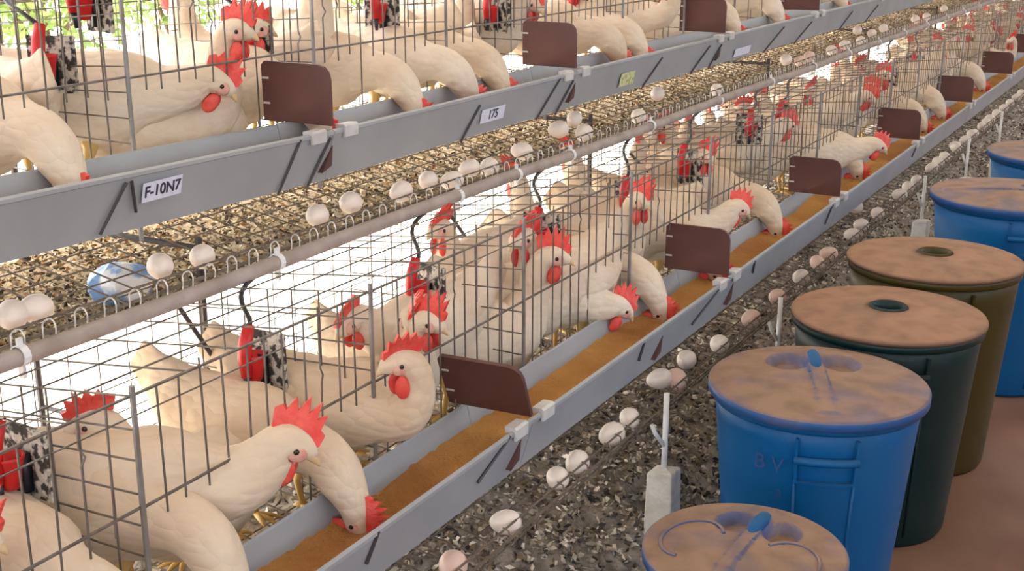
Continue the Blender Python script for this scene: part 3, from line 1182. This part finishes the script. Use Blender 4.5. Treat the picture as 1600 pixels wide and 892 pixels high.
def tray_point(tier, px, py):
    """Where the line of sight meets a plane one egg radius above the sloping tray."""
    xl, zl = (-.97, H - 1.068) if tier == 'lower' else (-1.475, H - .622)
    xb, zb = XF + OFF[tier][0] - DEPTH, Z_FLOOR + OFF[tier][1] + .045
    sl = (zb - zl) / (xb - xl)
    r = ray(px, py)
    lift = .0245
    # z = zl + sl (x - xl) + lift
    t = (zl + lift - sl * xl - H) / (r[2] - sl * r[0])
    p = Vector((r[0] * t, r[1] * t, r[2] * t + H))
    x = min(max(p.x, xl - (.20 if tier == 'lower' else .12)), xl - .020)
    if abs(x - p.x) > 1e-6:
        q = at_x(px, py, x)
        p = Vector((x, q.y, zl + sl * (x - xl) + lift))
    return p


eggs_lower = [((708, 890), 1, 'tinted egg at the bottom edge in line with a thin white rod'), ((790, 832), 0, 'pale egg alone on the lower tray nearest the bottom edge'),
              ((872, 762), 0, 'left egg of the touching pair on the lower tray above the footing'), ((901, 738), 0, 'right egg of the touching pair on the lower tray'),
              ((955, 688), 0, 'lower egg of two left of the white rod on the concrete footing'), ((984, 658), 0, 'upper egg of two left of the white rod on the concrete footing'),
              ((1030, 592), 0, 'white egg on top of the nearest white rod'), ((1058, 598), 1, 'pinkish egg right of the nearest white rod'),
              ((1072, 562), 0, 'large egg just above the pinkish egg'), ((1124, 540), 0, 'egg left of the blue lidded bucket rim behind it'),
              ((1108, 484), 0, 'egg tucked under the lower trough edge'), ((1172, 508), 1, 'tinted egg left of the second white rod'),
              ((1213, 474), 1, 'tinted egg at the second white rod'), ((1250, 446), 0, 'egg right of the second white rod by the dark green bucket'),
              ((1277, 420), 1, 'lower of two tinted eggs lying end to end before the olive bucket'), ((1294, 400), 1, 'upper of two tinted eggs lying end to end before the olive bucket'),
              ((1330, 376), 0, 'egg just left of the olive bucket lid'), ((1345, 352), 0, 'left egg of a pair above the olive bucket lid'), ((1369, 350), 0, 'right egg of a pair above the olive bucket lid'),
              ((1336, 323), 0, 'egg close under the lower trough near the third divider'), ((1405, 310), 0, 'big egg left of the second blue bucket'), ((1418, 303), 0, 'egg touching the big egg left of the second blue bucket'),
              ((1432, 284), 0, 'egg at the top of the rod beside the second blue bucket')]
far_l = [(1455, 268), (1466, 258), (1476, 250), (1492, 228), (1493, 244), (1506, 236), (1518, 222), (1532, 215), (1545, 210), (1520, 214), (1556, 192), (1566, 186), (1576, 178), (1586, 172), (1594, 166), (1540, 200)]
eggs_upper = [((18, 492), 0, 'egg behind wire loops at the left edge of the upper tray'), ((55, 482), 0, 'egg second from the left edge on the upper tray'),
              ((250, 416), 0, 'round white egg on the upper tray below the first sticker'), ((315, 401), 0, 'egg behind a wire loop right of the round white egg'),
              ((495, 337), 0, 'left egg of two above the first white pipe clip'), ((547, 317), 0, 'right egg of two above the first white pipe clip'),
              ((626, 300), 0, 'egg half behind wire loops on the upper tray'), ((668, 282), 0, 'egg above the second hose clip on the upper tray'), ((706, 284), 0, 'egg low behind loops near the second clip'),
              ((733, 263), 0, 'egg below the torn sticker on the upper tray'), ((764, 262), 0, 'egg just right of the egg below the torn sticker'), ((815, 236), 0, 'egg below the second upper divider bracket, left of a pair'),
              ((872, 202), 0, 'lower egg of a pair under the upper trough'), ((897, 185), 0, 'upper egg of a pair under the upper trough'), ((912, 208), 0, 'egg at the pipe right of the pair under the trough'),
              ((998, 186), 0, 'egg behind loops at the fourth hose'), ((1027, 147), 0, 'clean egg close under the upper trough near the yellow sticker'), ((1120, 142), 0, 'egg behind loops before the far bright gap')]
far_u = [(1228, 94), (1264, 88), (1250, 102), (1300, 82), (1345, 64), (1362, 52), (1340, 42), (1380, 44), (1430, 30), (1448, 26), (1475, 14), (1320, 70)]
reg = random.Random(5)


def put_egg(tier, px, py, tint, lab, group):
    o = link('egg', ET if tint else EG)
    o.location = tray_point(tier, px, py)
    o.rotation_euler = (R(reg.uniform(-20, 20)), R(reg.uniform(-12, 12)), R(reg.uniform(40, 140)))
    s = reg.uniform(.97, 1.1)
    o.scale = (s, s, s)
    tag(o, lab, 'egg', group)


for tier, lst, far in (('lower', eggs_lower, far_l), ('upper', eggs_upper, far_u)):
    for (px, py), tint, lab in lst:
        put_egg(tier, px, py, tint, lab, f'eggs on the {tier} tray')
    for (px, py) in far:
        put_egg(tier, px, py, reg.random() < .25, f'small pale egg in the far run of eggs on the {tier} tray', f'far eggs on the {tier} tray')

# ------------------------------------------------------------------ white support rods on footings
posts = [(1.50, 'white support rod at the bottom edge below the lower trough'), (2.385, 'white support rod on a concrete footing left of the big blue bucket'),
         (3.19, 'white support rod left of the dark green bucket'), (5.05, 'white support rod beside the second blue bucket'),
         (6.0, 'white support rod left of the farthest blue lid'), (6.95, 'thin white support rod above the farthest blue lid')]
for y, lab in posts:
    e = empty('support_rod', (-.944, y, 0))
    tag(e, lab, 'support', 'white rods carrying the egg tray')
    mb = MB()
    mb.tube((0, 0, .27), (0, 0, H - 1.005), .0065, 8)
    mb.build('rod', M['white_post'], e, True)
    mb = MB()
    mb.poly([(0, 0, .33), (-.012, -.03, .37), (-.016, -.04, .392)], .005, 7)
    mb.build('hook', M['white_post'], e, True)
    mb = MB()
    b = .036
    mb.add([(-b, -b, -.02), (b, -b, -.02), (b, b, -.02), (-b, b, -.02), (-b * .82, -b * .82, .272), (b * .82, -b * .82, .28), (b * .82, b * .82, .275), (-b * .82, b * .82, .268), (0, 0, .283)],
           [(3, 2, 1, 0), (0, 1, 5, 4), (1, 2, 6, 5), (2, 3, 7, 6), (3, 0, 4, 7), (4, 5, 8), (5, 6, 8), (6, 7, 8), (7, 4, 8)])
    o = mb.build('footing', M['footing'], e)
    bv = o.modifiers.new('bevel', 'BEVEL')
    bv.width = .005
    bv.segments = 2

# ------------------------------------------------------------------ buckets
M['blue'] = dusty_plastic('blue_plastic', (.001, .092, .28), (.02, .10, .22))
M['bluel'] = dusty_plastic('blue_lid_plastic', (.02, .085, .26), (.255, .165, .115), up=.97)
M['green'] = dusty_plastic('dark_green_plastic', (.003, .020, .021), (.03, .034, .03))
M['olive'] = dusty_plastic('olive_plastic', (.050, .036, .006), (.06, .042, .02))
M['lid_brown'] = dusty_plastic('dusty_lid', (.13, .075, .05), (.28, .16, .10), up=1.1)


def bucket(loc, D, h, m, ml, kind, label, rz=0, marks=False, shallow=False):
    e = empty('feed_bucket', loc, rz)
    tag(e, label, 'bucket', 'dusty feed buckets along the aisle')
    r = D / 2 * .955
    rb = r * .80
    mb = MB()
    prof = [(.001, .006), (rb - .02, .006), (rb - .006, 0), (rb, .012)]
    for i in range(1, 9):
        t = i / 8
        prof.append((rb + (r - rb) * t, .012 + (h - .012) * t))
    prof += [(r - .004, h), (r - .006, h - .01)]
    n = 64
    mb.lathe(prof, n)
    body = mb.build('body', m, e, True)
    mb = MB()
    mb.lathe([(r + .001, h - .022), (r + .005, h - .022), (r + .007, h - .004), (r + .001, h - .002)], n, (0, 0, 0), 0, True)
    mb.build('rim', m, e, True)
    R_ = D / 2
    if kind == 'cross':
        # domed lid with a raised cross bar and two scooped grips
        mb = MB()
        vv, ff = [], []
        nr, na = 44, 96
        for i in range(nr + 1):
            rr = R_ * i / nr
            for k in range(na):
                a = 2 * math.pi * k / na
                x, y = rr * math.cos(a), rr * math.sin(a)
                z = .014 * (1 - (rr / R_) ** 2)
                # two scooped grips beside the cross bar, off the middle
                ex, ey = (x - R_ * .40) / (R_ * .27), (abs(y) - R_ * .25) / (R_ * .20)
                d = ex * ex + ey * ey
                if d < 1:
                    z -= .022 * min(1, (1 - d) * 2.0)
                if abs(y) < R_ * .075 and rr < R_ * .86:
                    z += .005
                vv.append((x, y, z))
        for i in range(nr):
            for k in range(na):
                k2 = (k + 1) % na
                ff.append((i * na + k, (i + 1) * na + k, (i + 1) * na + k2, i * na + k2))
        b0 = len(vv)
        for (rr, z) in ((R_ + .004, -.004), (R_ + .004, -.022), (R_ - .004, -.022)):
            for k in range(na):
                a = 2 * math.pi * k / na
                vv.append((rr * math.cos(a), rr * math.sin(a), z))
        rings = [nr * na, b0, b0 + na, b0 + 2 * na]
        for A, B_ in zip(rings[:-1], rings[1:]):
            for k in range(na):
                k2 = (k + 1) % na
                ff.append((A + k, B_ + k, B_ + k2, A + k2))
        mb.add(vv, ff)
        lid = mb.build('lid', ml, e, True, (0, 0, h + .012))
        mb = MB()
        pts = [(R_ * (.40 + .24 * x), 0, .012 + .006 * (1 - x * x)) for x in (-1, -.7, -.35, 0, .35, .7, 1)]
        mb.poly(pts, [.008, .012, .0135, .0135, .0135, .012, .008], 8)
        mb.build('lid_handle', m, lid, True)
        for s in ((-1, 1) if D < .4 else ()):
            mb = MB()
            arc = [(R_ * (-.16 + .40 * math.cos(a)), s * R_ * (.50 + .30 * math.sin(a))) for a in [R(t) for t in range(-60, 181, 16)]]
            mb.poly([(x, y, .014 * (1 - (x * x + y * y) / R_ ** 2) + .001) for x, y in arc], .0035, 6)
            mb.build('lid_rib', ml, lid, True)
    else:
        mb = MB()
        mb.lathe([(.001, -.012), (R_ * .16, -.012), (R_ * .17, .012), (R_ * .5, .010), (R_ * .8, .005), (R_ * .95, -.001), (R_ * .985, -.003), (R_ - .001, -.007), (R_ - .001, -.013), (R_ - .012, -.013)], 72)
        lid = mb.build('lid', ml, e, True, (0, 0, h + .010))
        mb = MB()
        mb.lathe([(R_ * .155, -.010), (R_ * .155, .014), (R_ * .175, .017), (R_ * .20, .014), (R_ * .215, .008)], 40)
        k = mb.build('lid_collar', m, lid, True)
    # recessed grip: a framed pocket with a bar, towards the aisle side that the camera sees
    for ang in (-68, 112):
        a = R(ang) - rz
        c, s = math.cos(a), math.sin(a)

        def P(t, w_, z):
            rr = rb + (r - rb) * (z / h) + t
            th = a + w_ / r
            return (rr * math.cos(th), rr * math.sin(th), z)
        pk = MB()
        wd, z1, z0 = .062, h - .032, h - .125
        for w0, w1_, za, zb_ in ((-wd, -wd + .006, z0, z1), (wd - .006, wd, z0, z1), (-wd, wd, z0 - .006, z0)):
            k = 8
            for i in range(k):
                wa, wb = w0 + (w1_ - w0) * i / k, w0 + (w1_ - w0) * (i + 1) / k
                q = [P(-.002, wa, za), P(-.002, wb, za), P(-.002, wb, zb_), P(-.002, wa, zb_), P(.011, wa, za), P(.011, wb, za), P(.011, wb, zb_), P(.011, wa, zb_)]
                pk.add(q, [(3, 2, 1, 0), (4, 5, 6, 7), (0, 1, 5, 4), (1, 2, 6, 5), (2, 3, 7, 6), (3, 0, 4, 7)])
        pk.build('grip_frame', m, e)
        br = MB()
        br.poly([P(.012, w_, h - .078) for w_ in (-wd, -wd * .6, -wd * .2, wd * .2, wd * .6, wd)], .0085, 8)
        br.build('grip', m, e, True)
        ribs = MB()
        for w0 in (-wd, wd):
            ribs.poly([P(.0005, w0, .03), P(.0005, w0, h * .4), P(.0005, w0, z0)], .0035, 5)
        ribs.build('side_rib', m, e, True)
    return e


def mark(parent, txt, ang, z, r, size):
    ang -= parent.rotation_euler.z
    cu = bpy.data.curves.new('mark', 'FONT')
    cu.body = txt
    cu.size = size
    cu.align_x = 'CENTER'
    cu.extrude = .0004
    o = text_mesh('painted_mark', cu, M['mark'])
    o.parent = parent
    o.location = (r * math.cos(ang), r * math.sin(ang), z)
    o.rotation_euler = (R(86), 0, ang + math.pi / 2)
    return o


M['mark'] = mat('faded_dark_blue_marker', (.008, .05, .19), .6)
B1 = bucket((-.598, 1.900, 0), .345, .390, M['blue'], M['bluel'], 'cross', 'small blue bucket with dusty scooped lid at the bottom edge', R(88))
B2 = bucket((-.643, 2.483, 0), .45, .495, M['blue'], M['bluel'], 'cross', 'big bright blue bucket with dusty lid, grip and faint marks', R(112))
B3 = bucket((-.606, 2.939, 0), .458, .530, M['green'], M['lid_brown'], 'collar', 'dark green bucket with brown dusty lid behind the big blue one', R(10))
B4 = bucket((-.590, 3.39, 0), .46, .560, M['olive'], M['lid_brown'], 'collar', 'olive bucket with brown dusty lid behind the dark green one', R(40))
B5 = bucket((-.50, 4.12, 0), .49, .60, M['blue'], M['bluel'], 'cross', 'blue bucket at the right edge behind the olive one', R(18))
B6 = bucket((-.46, 4.95, 0), .49, .60, M['blue'], M['bluel'], 'cross', 'farthest blue bucket, only its lid showing at the right edge', R(10))
mark(B2, 'B V', R(-98), .385, .222, .045)
mark(B2, 'a', R(-92), .33, .218, .035)

# ------------------------------------------------------------------ manure, dropping board, litter
nx, ny = 120, 900


def heap(x, y):
    t = (x + .80) / -1.0                         # 0 at the aisle edge, 1 far under the cages
    base = .24 * (1 - math.exp(-max(0, t) * 2.6)) + .10 * max(0, t)
    edge = min(1, max(0, (t) / .12))
    back = min(1, max(0, (x + 2.12) / .5))
    return (base * edge + .022 * noise.noise((x * 7, y * 7, 0)) * edge + .018 * noise.noise((x * 24, y * 24, 4)) * edge + .010 * noise.noise((x * 60, y * 60, 7)) * edge) * back - .004 * (1 - edge)


vv, ff = [], []
for i in range(ny + 1):
    y = .2 + 14.8 * (i / ny) ** 1.5
    for j in range(nx + 1):
        x = -.76 - 1.38 * (j / nx) ** 1.15
        xx = x + .04 * noise.noise((y * 1.5, 2, 0)) * (1 - j / nx)
        vv.append((xx, y, heap(xx, y)))
for i in range(ny):
    for j in range(nx):
        a = i * (nx + 1) + j
        ff.append((a, a + nx + 1, a + nx + 2, a + 1))
mb = MB()
mb.add(vv, ff)
o = mb.build('manure_heap', M['manure'], None, True)
tag(o, 'grey speckled manure heap lying under the lower cages along the aisle', 'manure', None, 'stuff')

XB0, XB1 = -1.64, -2.12


def board_z(x):
    return H - .690 - .005 * (XB0 - x) / (XB0 - XB1)


mb = MB()
mb.add([(XB0, .2, board_z(XB0)), (XB1, .2, board_z(XB1)), (XB1, 16, board_z(XB1)), (XB0, 16, board_z(XB0)),
        (XB0, .2, board_z(XB0) - .006), (XB1, .2, board_z(XB1) - .006), (XB1, 16, board_z(XB1) - .006), (XB0, 16, board_z(XB0) - .006)],
       [(3, 2, 1, 0), (4, 5, 6, 7), (0, 1, 5, 4), (1, 2, 6, 5), (2, 3, 7, 6), (3, 0, 4, 7)])
o = mb.build('dropping_board', M['board'])
tag(o, 'brown dropping board caked with litter under the upper wire floor', 'board')

rc = np.random.default_rng(3)


def chips(name, n, sampler, pal, size, label, cat):
    """Loose litter flakes: one object of many four-cornered splinters, each of one natural colour."""
    pos = np.array([sampler() for _ in range(n)])
    ln = rc.uniform(size[0], size[1], n)[:, None]
    wd = ln * rc.uniform(.25, .8, n)[:, None]
    d = rc.normal(size=(n, 3))
    d[:, 2] *= .55
    d /= np.linalg.norm(d, axis=1)[:, None]
    e = np.cross(d, rc.normal(size=(n, 3)))
    e /= np.linalg.norm(e, axis=1)[:, None]
    f = np.cross(d, e)
    V = np.stack([pos - d * ln / 2, pos + e * wd / 2, pos + d * ln / 2, pos - e * wd / 2, pos + f * wd * .35], 1).reshape(-1, 3)
    b = np.arange(n)[:, None] * 5
    T = np.concatenate([b + np.array([[0, 1, 4]]), b + np.array([[1, 2, 4]]), b + np.array([[2, 3, 4]]), b + np.array([[3, 0, 4]]), b + np.array([[0, 3, 2]]), b + np.array([[0, 2, 1]])], 1).reshape(-1, 3)
    me = bpy.data.meshes.new(name)
    me.from_pydata(V.tolist(), [], T.tolist())
    pal = np.array(pal)
    ci = rc.choice(len(pal), n, p=pal[:, 3] / pal[:, 3].sum())
    cc = pal[ci, :3] * rc.uniform(.7, 1.25, n)[:, None]
    cc = np.concatenate([cc, np.ones((n, 1))], 1)
    at = me.color_attributes.new('chip_colour', 'FLOAT_COLOR', 'POINT')
    at.data.foreach_set('color', np.repeat(cc, 5, 0).astype(np.float32).ravel())
    me.materials.append(M['chips'])
    o = link(name, me)
    tag(o, label, cat, None, 'stuff')
    return o


PAL = [(.07, .062, .058, 2.6), (.27, .235, .20, 2.6), (.50, .44, .35, 2.8), (.82, .75, .62, 2.2), (.30, .22, .12, 1.1)]
PALB = [(.07, .048, .03, 3), (.23, .165, .085, 3), (.46, .35, .18, 2.2), (.80, .70, .48, 1.6), (.38, .20, .08, 1.3)]


def s_heap():
    while True:
        y = .9 + 9 * rc.random() ** 2.2
        x = -.80 - .62 * rc.random()
        return (x, y, heap(x, y) + rc.uniform(0, .016))


def s_back():
    y = .6 + 6 * rc.random() ** 1.3
    x = -1.4 - .6 * rc.random()
    return (x, y, heap(x, y) + rc.uniform(0, .015))


def s_board():
    y = .9 + 11 * rc.random() ** 1.8
    x = XB0 - .01 - .46 * rc.random()
    return (x, y, board_z(x) + rc.uniform(0, .012))


chips('litter', 42000, s_heap, PAL, (.009, .026), 'loose grey and cream litter flakes on the manure heap', 'litter')
chips('litter', 9000, s_back, PAL, (.012, .03), 'loose dark litter flakes at the back of the manure heap', 'litter')
chips('litter', 30000, s_board, PALB, (.006, .019), 'loose golden brown litter flakes on the dropping board', 'litter')

# a blue and white bag lying on the board, seen through the tray wires
c = at_x(172, 402, -1.72)
mb = MB()
vv, ff = [], []
n1, n2 = 20, 12
for i in range(n2 + 1):
    t = math.pi * i / n2
    for k in range(n1):
        a = 2 * math.pi * k / n1
        p = Vector((.06 * math.sin(t) * math.cos(a), .055 * math.sin(t) * math.sin(a), .042 * math.cos(t)))
        p *= 1 + .25 * noise.noise(p * 40)
        vv.append(p)
for i in range(n2):
    for k in range(n1):
        k2 = (k + 1) % n1
        ff.append((i * n1 + k, (i + 1) * n1 + k, (i + 1) * n1 + k2, i * n1 + k2))
mb.add(vv, ff)
o = mb.build('plastic_bag', M['blue_bag'], None, False, (-1.70, c.y, board_z(-1.70) + .034))
tag(o, 'crumpled blue and white plastic bag behind the wires under the upper trough', 'bag')

# ------------------------------------------------------------------ outside: shrubs and grass beyond the yard


def shrub(x, y, hgt, w, seed, label):
    e = empty('shrub', (x, y, -.04))
    tag(e, label, 'shrub', 'shrubs beyond the sunlit yard')
    r_ = np.random.default_rng(seed)
    n = 2600
    u = r_.normal(size=(n, 3))
    u /= np.linalg.norm(u, axis=1)[:, None]
    rad = r_.uniform(.55, 1, n)[:, None]
    c_ = u * rad * np.array([w, w, hgt * .45]) + np.array([0, 0, hgt * .55])
    d = r_.normal(size=(n, 3))
    d /= np.linalg.norm(d, axis=1)[:, None]
    f = np.cross(d, u + .3)
    f /= np.linalg.norm(f, axis=1)[:, None]
    s1, s2 = .07, .03
    V = np.stack([c_ - d * s1, c_ + f * s2, c_ + d * s1, c_ - f * s2], 1).reshape(-1, 3)
    T = (np.arange(n)[:, None] * 4 + np.arange(4)[None]).tolist()
    me = bpy.data.meshes.new('foliage')
    me.from_pydata(V.tolist(), [], T)
    me.materials.append(M['leafy'])
    o = link('foliage', me, e)
    o['kind'] = 'stuff'
    mb = MB()
    for k in range(5):
        a = 2 * math.pi * k / 5
        mb.poly([(0, 0, 0), (.3 * w * math.cos(a), .3 * w * math.sin(a), hgt * .4), (.6 * w * math.cos(a), .6 * w * math.sin(a), hgt * .75)], [.03, .02, .008], 6)
    mb.build('stem', M['bark'], e)


for i, (x, y) in enumerate([(-9.5, 5.5), (-9.0, 7.8), (-9.8, 10.2), (-9.2, 13.0), (-9.6, 16.0), (-9.3, 19.5)]):
    shrub(x, y, 1.9 + .3 * (i % 3), 1.1 + .15 * (i % 2), 40 + i, ['sunlit shrub outside at the top left corner', 'second sunlit shrub from the top left corner', 'third sunlit shrub from the top left corner', 'sunlit green shrub far outside beyond the wire cages'][min(i, 3)])
